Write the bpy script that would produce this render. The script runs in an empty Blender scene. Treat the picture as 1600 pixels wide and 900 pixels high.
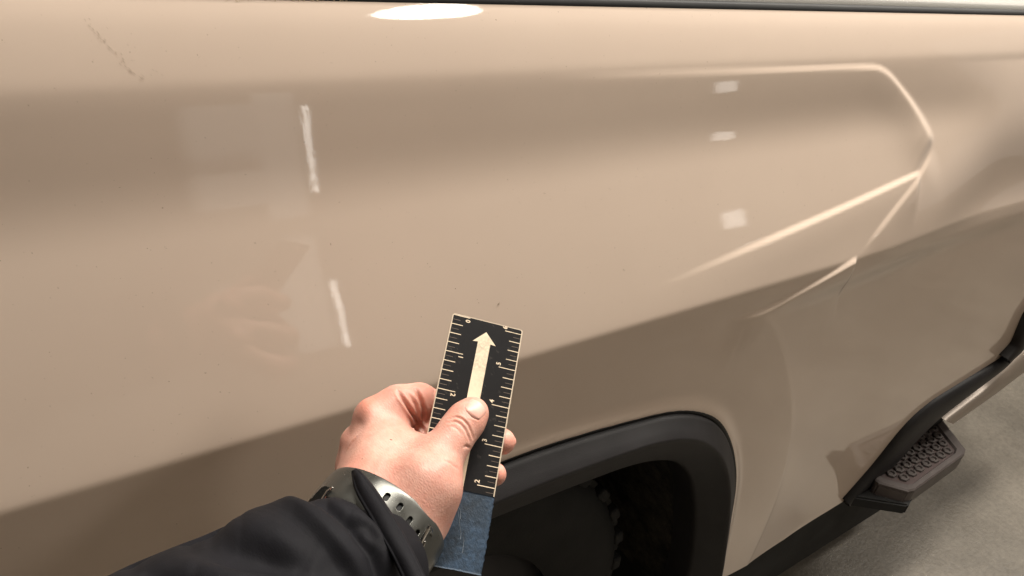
import bpy, bmesh, math, random
import numpy as np
from mathutils import Vector, Matrix
from mathutils.bvhtree import BVHTree
random.seed(7); RNG = np.random.default_rng(7)
sc = bpy.context.scene
C = sc.collection

# ------------------------------------------------------------------ camera
F = 1155.0                      # focal length in px of a 1600 px wide frame
CX, CY = 800.0, 450.0
def _basis():
    d = np.array([1755., 406., -1155.]); d /= np.linalg.norm(d)
    uz = 0.5; ux, uy = .13, .86
    for _ in range(50):
        uy = math.sqrt(max(0, 1 - uz*uz - ux*ux)); ux = (-d[1]*uy - d[2]*uz)/d[0]
    u = np.array([ux, uy, uz]); u /= np.linalg.norm(u)
    n = np.cross(d, u)
    return d, u, n
Dv, Uv, Nv = _basis()           # truck length, up, outward, all in camera axes
M_CW = np.array([Dv, -Nv, Uv])  # camera axes -> world
CAM_D = 0.45                    # distance of the camera from the widest point of the body side
CAM = np.array([0.0, -CAM_D, 1.5])
cam = bpy.data.cameras.new('camera'); cam.sensor_width = 36; cam.lens = 36*F/1600
cam.clip_start = .02; cam.clip_end = 60
co = bpy.data.objects.new('camera', cam); C.objects.link(co)
m4 = Matrix([[*M_CW[0], CAM[0]], [*M_CW[1], CAM[1]], [*M_CW[2], CAM[2]], [0, 0, 0, 1]])
co.matrix_world = m4
sc.camera = co

def ray(px, py):                # world direction, camera-depth 1
    return M_CW @ np.array([(px-CX)/F, (CY-py)/F, -1.0])
def CP(px, py, dep):            # image point at a depth in metres -> world
    return CAM + ray(px, py)*dep
def to_px(P):
    q = (np.asarray(P)-CAM) @ M_CW
    return CX + F*q[..., 0]/-q[..., 2], CY - F*q[..., 1]/-q[..., 2]

# ------------------------------------------------------------------ world and exposure
w = bpy.data.worlds.new('World'); sc.world = w; w.use_nodes = True
bg = w.node_tree.nodes['Background']; bg.inputs[0].default_value = (1.0, .92, .83, 1); bg.inputs[1].default_value = .20
sc.view_settings.view_transform = 'Standard'; sc.view_settings.look = 'None'
sc.view_settings.exposure = 0.17; sc.view_settings.gamma = 1
sc.cycles.use_denoising = True
sc.cycles.max_bounces = 8
sc.cycles.sample_clamp_indirect = 6

# ------------------------------------------------------------------ helpers
def link(o, parent=None):
    C.objects.link(o)
    if parent is not None: o.parent = parent
    return o
def tag(o, label=None, cat=None, group=None, kind=None):
    if label: o['label'] = label
    if cat: o['category'] = cat
    if group: o['group'] = group
    if kind: o['kind'] = kind
    return o
def empty(name, loc, label, cat, group=None):
    o = bpy.data.objects.new(name, None); link(o); o.location = loc
    o.empty_display_size = .02
    bpy.context.view_layer.update()
    return tag(o, label, cat, group)
def mesh_obj(name, V, Fc, mat, parent=None, smooth=True, mats=None, fmat=None):
    me = bpy.data.meshes.new(name)
    off = np.array(parent.matrix_world.translation) if parent is not None else np.zeros(3)
    V = np.asarray(V, dtype=np.float64) - off
    if isinstance(Fc, np.ndarray):
        nf, k = Fc.shape
        me.vertices.add(len(V)); me.vertices.foreach_set('co', V.astype(np.float32).ravel())
        me.loops.add(nf*k); me.loops.foreach_set('vertex_index', Fc.astype(np.int32).ravel())
        me.polygons.add(nf); me.polygons.foreach_set('loop_start', np.arange(0, nf*k, k, dtype=np.int32))
        me.polygons.foreach_set('loop_total', np.full(nf, k, dtype=np.int32))
        me.update(calc_edges=True)
    else:
        me.from_pydata([tuple(v) for v in V], [], Fc); me.update()
    me.materials.append(mat)
    if mats:
        for m in mats: me.materials.append(m)
        if fmat is not None: me.polygons.foreach_set('material_index', np.asarray(fmat, dtype=np.int32))
    if smooth: me.polygons.foreach_set('use_smooth', np.ones(len(me.polygons), dtype=bool))
    me.validate()
    o = bpy.data.objects.new(name, me)
    return link(o, parent)
def grid_faces(nu, nv, wrap_v=False):
    i = np.arange(nu-1)[:, None]; j = np.arange(nv if wrap_v else nv-1)[None, :]
    a = i*nv + j; b = (i+1)*nv + j; c = (i+1)*nv + (j+1) % nv; d = i*nv + (j+1) % nv
    return np.stack([a, b, c, d], -1).reshape(-1, 4)
def tube(name, pts, r, mat, parent=None, n=12, flat=1.0):
    pts = [np.array(p, float) for p in pts]; V = []
    rr = r if hasattr(r, '__len__') else [r]*len(pts)
    up = np.array([0.13, .2, .97]); 
    for i, p in enumerate(pts):
        t = pts[min(i+1, len(pts)-1)]-pts[max(i-1, 0)]; t = t/np.linalg.norm(t)
        a = np.cross(t, up); a /= np.linalg.norm(a); b = np.cross(a, t)
        for k in range(n):
            th = 2*math.pi*k/n
            V.append(p + rr[i]*(math.cos(th)*a*flat + math.sin(th)*b))
    Fc = [list(map(int, f)) for f in grid_faces(len(pts), n, True)]
    Fc.append(list(range(n))[::-1]); Fc.append([(len(pts)-1)*n+k for k in range(n)])
    return mesh_obj(name, V, Fc, mat, parent)
def box(name, lo, hi, mat, parent=None, bevel=0.0, R=None, org=None):
    lo = np.array(lo, float); hi = np.array(hi, float)
    bm = bmesh.new(); bmesh.ops.create_cube(bm, size=1)
    for v in bm.verts:
        v.co = Vector(((lo+hi)/2 + np.array(v.co)*(hi-lo)).tolist())
    if bevel: bmesh.ops.bevel(bm, geom=list(bm.edges), offset=bevel, segments=3, affect='EDGES', profile=.5)
    V = np.array([v.co[:] for v in bm.verts])
    if R is not None: V = V @ np.array(R).T + np.array(org)
    bm.verts.index_update(); Fc = [[v.index for v in f.verts] for f in bm.faces]; bm.free()
    return mesh_obj(name, V, Fc, mat, parent, smooth=False)

class MatB:
    def __init__(s, name, base=(.5, .5, .5), rough=.5, **kw):
        s.m = bpy.data.materials.new(name); s.m.use_nodes = True
        s.t = s.m.node_tree; s.b = s.t.nodes['Principled BSDF']
        s.set('Base Color', (*base, 1)); s.set('Roughness', rough)
        for k, v in kw.items(): s.set(k.replace('_', ' '), v)
    def set(s, k, v): s.b.inputs[k].default_value = v
    def n(s, typ, **kw):
        nd = s.t.nodes.new(typ)
        for k, v in kw.items():
            if hasattr(nd, k): setattr(nd, k, v)
            else: nd.inputs[k.replace('_', ' ')].default_value = v
        return nd
    def l(s, a, b): s.t.links.new(a, b)
    def coords(s):
        if not hasattr(s, 'tc'): s.tc = s.n('ShaderNodeTexCoord')
        return s.tc.outputs['Object']
    def noise(s, scale, detail=4, rough=.55, vec=None, stretch=None):
        nz = s.n('ShaderNodeTexNoise'); nz.inputs['Scale'].default_value = scale
        nz.inputs['Detail'].default_value = detail; nz.inputs['Roughness'].default_value = rough
        v = vec or s.coords()
        if stretch:
            mp = s.n('ShaderNodeMapping'); mp.inputs['Scale'].default_value = stretch
            s.l(v, mp.inputs[0]); v = mp.outputs[0]
        s.l(v, nz.inputs['Vector']); return nz.outputs['Fac']
    def ramp(s, fac, stops):
        r = s.n('ShaderNodeValToRGB'); el = r.color_ramp.elements
        while len(el) < len(stops): el.new(.5)
        for e, (p, c) in zip(el, stops): e.position = p; e.color = (*c, 1) if len(c) == 3 else c
        s.l(fac, r.inputs[0]); return r.outputs[0]
    def mix(s, fac, a, b, mode='MIX'):
        mx = s.n('ShaderNodeMix', data_type='RGBA', blend_type=mode)
        for sock, v in ((mx.inputs[0], fac), (mx.inputs[6], a), (mx.inputs[7], b)):
            if hasattr(v, 'links'): s.l(v, sock)
            elif isinstance(v, (int, float)): sock.default_value = v
            else: sock.default_value = (*v, 1)
        return mx.outputs[2]
    def bump(s, h, strength=.3, dist=.001, chain=None):
        b = s.n('ShaderNodeBump'); b.inputs['Strength'].default_value = strength; b.inputs['Distance'].default_value = dist
        s.l(h, b.inputs['Height'])
        if chain is not None: s.l(chain, b.inputs['Normal'])
        return b.outputs[0]
    def out(s, name, sock): s.l(sock, s.b.inputs[name])

# ------------------------------------------------------------------ materials
def mat_paint():
    m = MatB('sand_paint', (.60, .48, .37), .5)
    f = m.noise(9, 3); col = m.ramp(f, [(.3, (.605, .486, .398)), (.7, (.62, .50, .41))])
    sp = m.noise(420, 2); spk = m.ramp(sp, [(.74, (0, 0, 0)), (.78, (1, 1, 1))])
    col = m.mix(spk, col, (.30, .22, .16)); m.out('Base Color', col)
    m.set('Coat Weight', 1.0); m.set('Coat IOR', 1.5); m.set('Specular IOR Level', .2)
    dust = m.noise(3.0, 4); cr = m.ramp(dust, [(.3, (.012,)*3), (.75, (.04,)*3)]); m.out('Coat Roughness', cr)
    orange = m.noise(420, 2); wave = m.noise(60, 2)
    b = m.bump(orange, .018, .0006, m.bump(wave, .012, .0012)); m.l(b, m.b.inputs['Coat Normal'])
    return m.m
def mat_plastic(name, base, rough=.55, bump=.25, scale=900):
    m = MatB(name, base, rough, Specular_IOR_Level=.25)
    g = m.noise(scale, 3); m.out('Normal', m.bump(g, bump, .0005))
    d = m.noise(14, 5); m.out('Base Color', m.ramp(d, [(.3, base), (.75, tuple(c*1.5+.004 for c in base))]))
    return m.m
def mat_skin():
    m = MatB('skin', (.62, .36, .27), .50)
    big = m.noise(32, 4); fine = m.noise(260, 5)
    col = m.ramp(big, [(.30, (.57, .275, .215)), (.50, (.62, .345, .275)), (.70, (.66, .395, .325))])
    fr = m.ramp(fine, [(.35, (.90, .80, .78)), (.65, (1.0, 1.0, 1.0))])
    col = m.mix(.55, col, fr, 'MULTIPLY')
    at = m.n('ShaderNodeAttribute'); at.attribute_name = 'flush'
    col = m.mix(at.outputs['Fac'], col, (.60, .20, .135)); m.out('Base Color', col)
    m.set('Subsurface Weight', .22); m.set('Subsurface Radius', (.008, .003, .0015)); m.set('Subsurface Scale', 1.0)
    l1 = m.noise(700, 3, .6, stretch=(1.0, .35, 1.0)); v = m.n('ShaderNodeTexVoronoi'); v.feature = 'DISTANCE_TO_EDGE'
    v.inputs['Scale'].default_value = 620; mp = m.n('ShaderNodeMapping'); mp.inputs['Rotation'].default_value = (.4, .7, .5)
    mp.inputs['Scale'].default_value = (1, .45, 1)
    m.l(m.coords(), mp.inputs[0]); m.l(mp.outputs[0], v.inputs['Vector'])
    b1 = m.bump(v.outputs['Distance'], .22, .0008); b2 = m.bump(l1, .16, .0006, b1); m.out('Normal', b2)
    m.set('Specular IOR Level', .45)
    return m.m
def mat_concrete():
    m = MatB('concrete', (.36, .30, .24), .6)
    a = m.noise(2.3, 6, .6); b = m.noise(70, 6, .7); c = m.noise(9, 5, .7)
    col = m.ramp(a, [(.3, (.125, .112, .092)), (.7, (.21, .188, .155))])
    col = m.mix(.5, col, m.ramp(b, [(.35, (.55, .52, .5)), (.6, (1.05, 1.02, 1.0))]), 'MULTIPLY')
    col = m.mix(.5, col, m.ramp(c, [(.35, (.75, .74, .74)), (.65, (1.1, 1.1, 1.1))]), 'MULTIPLY')
    m.out('Base Color', col); m.out('Normal', m.bump(b, .5, .004)); 
    m.out('Roughness', m.ramp(c, [(.3, (.30,)*3), (.7, (.55,)*3)]))
    return m.m
def mat_emit(name, col, st):
    m = MatB(name, (.8, .8, .8), .5); m.set('Emission Color', (*col, 1)); m.set('Emission Strength', st); return m.m

PAINT = mat_paint(); SKIN = mat_skin(); CONC = mat_concrete()
FLARE = mat_plastic('grained_black_plastic', (.012, .011, .0118), .55, .30)
FLARE2 = mat_plastic('smooth_black_plastic', (.012, .010, .0095), .5, .1)
RUBBER = mat_plastic('tyre_rubber', (.007, .007, .007), .75, .5, 300)
def mat_liner():
    m = MatB('dusty_liner', (.05, .045, .035), .85, Specular_IOR_Level=.2); a = m.noise(18, 6, .7); b = m.noise(140, 5, .7)
    col = m.ramp(a, [(.40, (.012, .012, .011)), (.62, (.065, .058, .045))]); col = m.mix(.6, col, m.ramp(b, [(.35, (.5, .5, .5)), (.65, (1.2, 1.2, 1.2))]), 'MULTIPLY')
    m.out('Base Color', col); m.out('Normal', m.bump(b, .6, .004)); return m.m
LINER = mat_liner()
GAP = mat_plastic('black_seal_rubber', (.008, .008, .008), .6, .1)

# ------------------------------------------------------------------ body side height field
def ang(px, py):
    r = ray(px, py); return r[2]/r[1] * -1    # = tan of downward angle  (-z / outward distance)
KN = [(-5, 27.5), (0, 27), (10, 26.5), (24, 25), (45, 22), (75, 20.2), (108, 19), (120, 17.8), (136, 12.5), (165, 10.3), (235, 9.8),
      (262, 10.4), (292, 12.6), (325, 15.8), (355, 18.1), (450, 18.4), (600, 17.6), (655, 16.8), (671, 15.5), (676, 7), (681, -.3), (700, -2.5), (900, -3)]
def q_of(y): r = ray(430, y); return -r[2]/r[1]
kq = np.array([q_of(k[0]) for k in KN]); kt = np.array([k[1] for k in KN], float)
Q0 = q_of(676)
def build_profile():
    zs = []; hs = []
    # upward from the crest
    z = -Q0*CAM_D; h = 0.0; dz = .0004
    up = [(z, h)]
    while True:
        q = -z/(CAM_D - h)
        if q < kq[0]: break
        t = math.radians(np.interp(q, kq, kt)); h -= math.tan(t)*dz; z += dz; up.append((z, h))
        if h < -.3: break
    z = -Q0*CAM_D; h = 0.0; dn = []
    while z > -1.16:
        q = -z/(CAM_D - h)
        t = math.radians(np.interp(q, kq, kt)) if z > -.47 else math.radians(-1.0 - 1.5*min(1, max(0, (-z-.6)/.4)))
        h += math.tan(t)*dz; z -= dz; dn.append((z, h))
    a = np.array(dn[::-1] + up); return a[:, 0], a[:, 1]
PZ, PH = build_profile()
ZTOP = PZ[-1]
def h_main(z): return np.interp(z, PZ, PH)
def unproject(px, py, hf):
    r = ray(px, py); h = 0.0
    for _ in range(22):
        t = (CAM_D - h)/r[1]
        x = r[0]*t; z = r[2]*t
        h2 = float(hf(np.array([x]), np.array([z]))[0]); h = .35*h + .65*h2
    t = (CAM_D - h)/r[1]
    return r[0]*t, r[2]*t
def um(px, py): return np.array(unproject(px, py, lambda x, z: h_main(z)))
# bulge outline (A/M/F side inside), in body coordinates
B_PX = [(860, 120), (1150, 110), (1340, 104), (1372, 104), (1392, 117), (1430, 168), (1462, 226), (1440, 266), (1392, 330), (1340, 402)]
B = np.array([um(*p) for p in B_PX])
L2 = np.array([um(*p) for p in [(985, 467), (1100, 417), (1250, 352), (1350, 308), (1440, 266)]])
L3 = np.array([um(*p) for p in [(1130, 503), (1190, 488), (1262, 447), (1340, 402)]])
AX, AZ = .38, -1.10      # axle
def chaikin(P, n=2, w=.25):
    for _ in range(n):
        Q = [P[0]]
        for a, b in zip(P[:-1], P[1:]): Q += [a*(1-w)+b*w, a*w+b*(1-w)]
        P = np.array(Q + [P[-1]])
    return P
BT = chaikin(B[:7], 2, .2)
RING = chaikin(np.array([um(*p) for p in [(1000, 513), (1060, 498), (1115, 490), (1180, 490), (1215, 527), (1232, 590), (1237, 650), (1229, 720), (1205, 800), (1160, 900)]]), 3)
L2 = chaikin(L2); L3 = chaikin(L3)
ARC_R = .665
def seg_dist(x, z, P):
    """signed distance to polyline (positive to the right of travel) and arc parameter 0..1"""
    best = np.full(x.shape, 1e9); sg = np.zeros(x.shape); par = np.zeros(x.shape)
    L = np.r_[0, np.cumsum(np.linalg.norm(np.diff(P, axis=0), axis=1))]
    for i in range(len(P)-1):
        a, b = P[i], P[i+1]; e = b-a; ee = e@e
        t = np.clip(((x-a[0])*e[0] + (z-a[1])*e[1])/ee, 0, 1)
        dx = x-(a[0]+t*e[0]); dz = z-(a[1]+t*e[1]); d = np.hypot(dx, dz)
        m = d < best
        best = np.where(m, d, best); sg = np.where(m, np.sign(e[1]*dx - e[0]*dz), sg)
        par = np.where(m, (L[i]+t*(L[i+1]-L[i]))/L[-1], par)
    return best*sg, par
def sst(x): x = np.clip(x, 0, 1); return x*x*x*(x*(6*x-15)+10)
def step_relax(s, w, L):       # sharp flank of width w, slow return over L on the positive side
    return sst(s/w + .5)*np.exp(-(np.maximum(s, 0)/L)**2)
# region polygon used to blend to the flatter rear skin
POLY = np.vstack([[-3, B[3][1]+.2], [B[3][0], B[3][1]+.2], B[3:],
                  um(1205, 500)[None, :] + [[.06, -.01]],
                  np.array([[AX + ARC_R*math.cos(t), AZ + ARC_R*math.sin(t)] for t in np.radians([48, 40, 30, 20, 10, 0, -10])]),
                  [-3, -1.4]])
def inside(x, z, P):
    c = np.zeros(x.shape, bool); n = len(P)
    for i in range(n):
        x1, z1 = P[i]; x2, z2 = P[(i+1) % n]
        m = ((z1 > z) != (z2 > z)) & (x < (x2-x1)*(z-z1)/(z2-z1+1e-12) + x1); c ^= m
    return c
PB = np.vstack([B[3:], POLY[len(B[3:])+2:-1]])
def h_rear(z):
    # rear quarter skin: shoulder rolls over lower, then nearly upright
    zk = np.array([-1.2, -1.08, -.80, -.55, -.40, -.30, -.24, -.16, ZTOP, 0.2])
    tilt = np.array([-4, -4, -3, -1.5, 1.5, 7, 13, 17, 20, 20.])
    zz = PZ
    t = np.radians(np.interp(zz, zk, tilt)); h = -np.cumsum(np.tan(t))*np.gradient(zz)
    h = h - np.interp(-.17, zz, h) + np.interp(-.17, PZ, PH)
    h = h + (h_main(zz)-.010-h)*sst((-zz-.28)/.32)
    return np.interp(z, zz, h)
GX = np.arange(-.9, 2.4, .008); GZ = np.arange(-1.3, .05, .008)
def _wfield():
    X, Z = np.meshgrid(GX, GZ, indexing='ij'); x = X.ravel(); z = Z.ravel()
    d, _ = seg_dist(x, z, PB); s = np.where(inside(x, z, POLY), -np.abs(d), np.abs(d)).reshape(X.shape)
    W = sst((s + .03)/.34)
    k = np.exp(-(np.arange(-12, 13)/3.2)**2); k /= k.sum()
    for ax in (0, 1): W = np.apply_along_axis(lambda r: np.convolve(np.pad(r, 12, 'edge'), k, 'valid'), ax, W)
    return W
WF_ = _wfield()
def sample_w(x, z):
    u = np.clip((x-GX[0])/.008, 1, len(GX)-3.001); v = np.clip((z-GZ[0])/.008, 1, len(GZ)-3.001)
    i = u.astype(int); j = v.astype(int); f = u-i; g = v-j
    def cw(t): return [(1-t)**3/6, (3*t**3-6*t*t+4)/6, (-3*t**3+3*t*t+3*t+1)/6, t**3/6]
    a = cw(f); b = cw(g); r = 0
    for m in range(4):
        for n in range(4): r = r + a[m]*b[n]*WF_[i+m-1, j+n-1]
    return r
def hfield(x, z):
    hm = h_main(z)
    # rolled upper shoulder always from main profile
    hr = np.where(z > -.17, hm, h_rear(z))
    wgt = sample_w(x, z)
    h = hm*(1-wgt) + hr*wgt
    # pressed lines of the panel
    d2, p2 = seg_dist(x, z, L2)
    h += .0036*sst(p2/.6)*step_relax(d2, .0062, .05)*(p2 > 0)*(p2 < 1)*sst((1-p2)/.04)
    d3, p3 = seg_dist(x, z, L3)
    h += .0042*sst(p3/.35)*step_relax(d3, .0085, .06)*(p3 > 0)*(p3 < 1)*sst((1-p3)/.04)
    dr, pr = seg_dist(x, z, BT)
    amp = np.interp(pr, [0, .45, .62, .8, .93, 1], [.0, .0014, .0017, .0028, .0058, .0042])
    wid = np.interp(pr, [0, .5, .62, .8, .94, 1], [.006, .0045, .0045, .0065, .020, .016])
    h += amp*step_relax(dr, wid, .045)*(pr > 0)*sst((1-pr)/.05)
    dr, pr = seg_dist(x, z, B[6:])
    h += .0024*step_relax(-dr, .013, .05)*sst(pr/.2)*(pr < 1)*sst((1-pr)/.35)
    dg, pg = seg_dist(x, z, RING)
    e_ = np.maximum(-dg, 0); h -= .008*(1-np.exp(-e_/.075))*sst(e_/.014)*sst((x-.60)/.25)*sst((-.435-z)/.06)
    # rolled lip round the wheel arch
    h += .0065*np.exp(-((arch_d(x, z)-.002)/.011)**2)
    return h
AO = [(.385, -.5485), (.48, -.554), (.584, -.567), (.644, -.577), (.696, -.596), (.751, -.629), (.798, -.680), (.843, -.748), (.883, -.829), (.922, -.956), (.955, -1.08), (.985, -1.20)]
AM = [(.385, -.5755), (.442, -.5765), (.539, -.583), (.593, -.588), (.655, -.605), (.709, -.636), (.766, -.691), (.812, -.765), (.846, -.844), (.880, -.935), (.925, -1.06), (.960, -1.20)]
AI = [(.385, -.661), (.477, -.665), (.547, -.669), (.611, -.674), (.664, -.686), (.714, -.709), (.757, -.750), (.796, -.814), (.832, -.900), (.862, -.983), (.885, -1.06), (.905, -1.20)]
def mirror_line(P):
    P = np.array(P); L = P[::-1].copy(); L[:, 0] = .77 - L[:, 0]
    return chaikin(np.vstack([L[:-1], P]), 2)
AO, AM, AI = mirror_line(AO), mirror_line(AM), mirror_line(AI)
def arch_d(x, z):
    """metres outside the arch opening line, negative within"""
    m = (x > -.3) & (z < -.45); out = np.full(x.shape, 9.0)
    if m.any():
        d, _ = seg_dist(x[m], z[m], AO); out[m] = -d
    return out
def surf(x, z): 
    x = np.atleast_1d(np.asarray(x, float)); z = np.atleast_1d(np.asarray(z, float))
    return np.stack([x, -hfield(x, z), z+1.5], -1)
def on_body(px, py, lift=0.0):
    x, z = unproject(px, py, hfield); e = 1e-3
    p = surf(x, z)[0]; a = surf(x+e, z)[0]-p; b = surf(x, z+e)[0]-p
    n = np.cross(a, b); n /= np.linalg.norm(n)
    if n[1] > 0: n = -n
    return p + n*lift, n

# ------------------------------------------------------------------ setting: floor, wall, ceiling
o = mesh_obj('floor', [(-7, -5, 0), (9, -5, 0), (9, 6, 0), (-7, 6, 0)], [[0, 1, 2, 3]], CONC, smooth=False); tag(o, 'grey brown concrete garage floor', kind='structure')
WALLM = MatB('painted_wall', (.42, .38, .32), .8); WALLM.out('Normal', WALLM.bump(WALLM.noise(60, 4), .2, .003))
CEILM = MatB('ceiling_board', (.72, .66, .58), .9)
YW = -3.6
o = box('wall', (-7, YW-.1, 0), (9, YW, 3.0), WALLM.m); tag(o, 'pale plaster garage wall behind the photographer', kind='structure')
o = box('ceiling', (-7, YW-.1, 3.0), (9, 6, 3.1), CEILM.m); tag(o, 'off white garage ceiling', kind='structure')

def area(name, loc, size, power, col, rot, parent, size_y=None, shape='RECTANGLE'):
    L = bpy.data.lights.new(name, 'AREA'); L.shape = shape; L.size = size
    if size_y: L.size_y = size_y
    L.energy = power; L.color = col
    o = bpy.data.objects.new(name, L); link(o, parent); o.rotation_euler = rot
    o.location = np.array(loc) - (np.array(parent.matrix_world.translation) if parent else 0)
    return o
WARM = (1.0, .94, .85)
HOUS = MatB('white_lamp_housing', (.8, .8, .78), .4).m
def ceiling_panel(cx, cy, sx, sy, st, label):
    t = empty('ceiling_light', (cx, cy, 2.98), label, 'light', 'ceiling lights')
    mesh_obj('diffuser', [(cx-sx, cy-sy, 2.955), (cx+sx, cy-sy, 2.955), (cx+sx, cy+sy, 2.955), (cx-sx, cy+sy, 2.955)][::-1], [[0, 1, 2, 3]], mat_emit('lit_diffuser', WARM, st), t, False)
    box('housing', (cx-sx-.03, cy-sy-.03, 2.96), (cx+sx+.03, cy+sy+.03, 2.998), HOUS, t, .004)
def mirror_point(px, py, dist):
    p, n = on_body(px, py); r = ray(px, py); r /= np.linalg.norm(r)
    k = r - 2*(r@n)*n; return p, k, p + k*dist
# round downlight seen mirrored in the shoulder
p, k, _ = mirror_point(668, 22, 1)
DL = p + k*((2.95-p[2])/k[2]) if k[2] > .1 else np.array([.5, -1, 2.95])
print('DL', DL, k)
def downlight(c, r, st, label):
    t = empty('ceiling_light', (c[0], c[1], 2.98), label, 'light', 'ceiling lights')
    n = 40; V = [(c[0]+r*math.cos(2*math.pi*i/n), c[1]+r*math.sin(2*math.pi*i/n), 2.95) for i in range(n)]
    mesh_obj('diffuser', V, [list(range(n))[::-1]], mat_emit('lit_disc', WARM, st), t, False)
    tube('housing', [(c[0], c[1], 2.951), (c[0], c[1]+1e-4, 2.998)], r+.02, HOUS, t, 40)
downlight(DL, .25, 22, 'round ceiling downlight mirrored in the bed shoulder')
ceiling_panel(1.45, .17, 1.45, .18, 38, 'long ceiling light directly above the bed side')
ceiling_panel(4.2, -.60, 1.0, .18, 28, 'long ceiling light beyond the rear bumper')
# tall bright tube on the wall, mirrored twice in the side
def wall_hit(px, py):
    p, k, _ = mirror_point(px, py, 1); t = (YW+.06-p[1])/k[1]; return p + k*t
def wall_lamp(cx, z0, z1, half, st, label):
    t = empty('wall_light', (cx, YW, z0), label, 'light')
    mesh_obj('diffuser', [(cx-half, YW+.055, z0), (cx+half, YW+.055, z0), (cx+half, YW+.055, z1), (cx-half, YW+.055, z1)][::-1], [[0, 1, 2, 3]], mat_emit('lit_tube', (1, .95, .88), st), t, False)
    box('housing', (cx-half-.015, YW+.001, z0-.015), (cx+half+.015, YW+.052, z1+.015), HOUS, t, .004)
h1 = [wall_hit(*q) for q in [(455, 158), (487, 250), (490, 322), (505, 452), (548, 553)]]
print('tube', np.round(h1, 2).tolist())
GLOW = mat_emit('mirrored_glow', (1, .93, .82), .48)  # glow for two added wall pieces that brighten the paint's reflections
o = box('added_glow_box', (.80, YW+.001, 1.14), (1.17, YW+.25, 1.50), GLOW, None, .004); tag(o, 'small glowing box added on the garage wall, mirrored as a pale patch in the bed side', 'reflection helper')  # unseen box, added to mirror a pale rectangle in the paint
o = box('added_glow_panel', (1.20, YW+.001, 1.0), (1.42, YW+.05, 1.70), GLOW, None, .004); tag(o, 'tall dim glowing panel added beside the slim wall light for its reflection', 'light panel')  # unseen panel, added to mirror a pale strip beside the bright line
h2 = [wall_hit(*q) for q in [(1140, 155), (1145, 225), (1135, 300)]]; print('patch', np.round(h2, 2).tolist())
print('board', np.round([wall_hit(*q) for q in [(285, 250), (400, 240), (305, 315), (410, 305), (400, 160), (440, 325), (385, 600), (470, 565)]], 2).tolist())
wall_lamp(h1[1][0], .98, 1.44, .010, 10, 'tall slim wall light mirrored as a bright line in the left of the bed side')
wall_lamp(h2[0][0]-.05, 1.21, 1.37, .13, 2.8, 'small square wall light mirrored three times near the rear of the bed side')

# ------------------------------------------------------------------ pickup truck
TR = empty('pickup_truck', (AX, .2, 0), 'sand coloured pickup truck seen close along its glossy rear bed side', 'truck')
EDGE = np.array([unproject(a, b, hfield) for a, b in [(1130, 903), (1225, 843), (1317, 784), (1345, 750), (1380, 706), (1425, 652), (1458, 624), (1510, 592), (1566, 557), (1590, 537)]])
print('EDGE', EDGE.round(3).tolist())
def build_side():
    xs = np.concatenate([np.arange(-.75, .30, .008), np.arange(.30, 1.5, .003), np.arange(1.5, 2.03, .008)])
    zs = np.concatenate([np.arange(ZTOP, -.5, -.003), np.arange(-.5, -1.079, -.006), [-1.08]])
    X, Z = np.meshgrid(xs, zs, indexing='ij')
    H = hfield(X.ravel(), Z.ravel()).reshape(X.shape)
    # rear lower corner rises towards the bumper
    zb = np.interp(X, EDGE[:, 0], EDGE[:, 1])
    Z2 = np.where(Z < -.6, -.6 + (Z+.6)*((zb+.6)/(-1.08+.6)), Z)
    H = hfield(X.ravel(), Z2.ravel()).reshape(X.shape)
    V = np.stack([X, -H, Z2+1.5], -1).reshape(-1, 3)
    nu, nv = X.shape
    # flange under the sill and at the top edge
    Fc = grid_faces(nu, nv)
    ra = arch_d(X.ravel(), Z2.ravel()); keep = (ra[Fc].min(1) > -.018)
    Fc = Fc[keep][:, ::-1]
    o = mesh_obj('bed_side_panel', V, Fc, PAINT, TR)
    # turned-under flange
    bot = V.reshape(nu, nv, 3)[:, -1]; f = np.stack([bot, bot+[0, .004, -.004], bot+[0, .03, -.004]], 1).reshape(-1, 3)
    keepx = arch_d(bot[:, 0], bot[:, 2]-1.5) > -.018
    ff = grid_faces(nu, 3); ff = ff[np.repeat(keepx[:-1], 2)]
    mesh_obj('sill_flange', f, ff[:, ::-1], PAINT, TR)
    return V.reshape(nu, nv, 3)
SIDE = build_side()

# bed rail cap above the side: sealing strip, then the pale cover sheet
def rail():
    xs = np.linspace(-.8, 2.0, 120); yt = -h_main(np.array([ZTOP]))[0]
    zt = ZTOP+1.5
    def strip(name, prof, mat):
        V = [(x, yt+a, zt+b) for x in xs for a, b in prof]
        return mesh_obj(name, V, grid_faces(len(xs), len(prof)), mat, TR)
    strip('rail_seal', [(-.001, -.002), (-.001, .0035), (.004, .005), (.012, .004), (.014, -.002)], GAP)
    return yt, zt
YT, ZT = rail()
COVM = MatB('cover_vinyl', (.22, .21, .19), .5); COVM.out('Normal', COVM.bump(COVM.noise(500, 3), .35, .001))
cv = mesh_obj('bed_cover', [(x, y, z) for x in (.0, 2.0) for y, z in ((YT+.0142, ZT-.001), (YT+.0145, ZT+.009), (YT+.02, ZT+.013), (YT+1.3, ZT+.016))], grid_faces(2, 4), COVM.m, TR, False)

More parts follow.
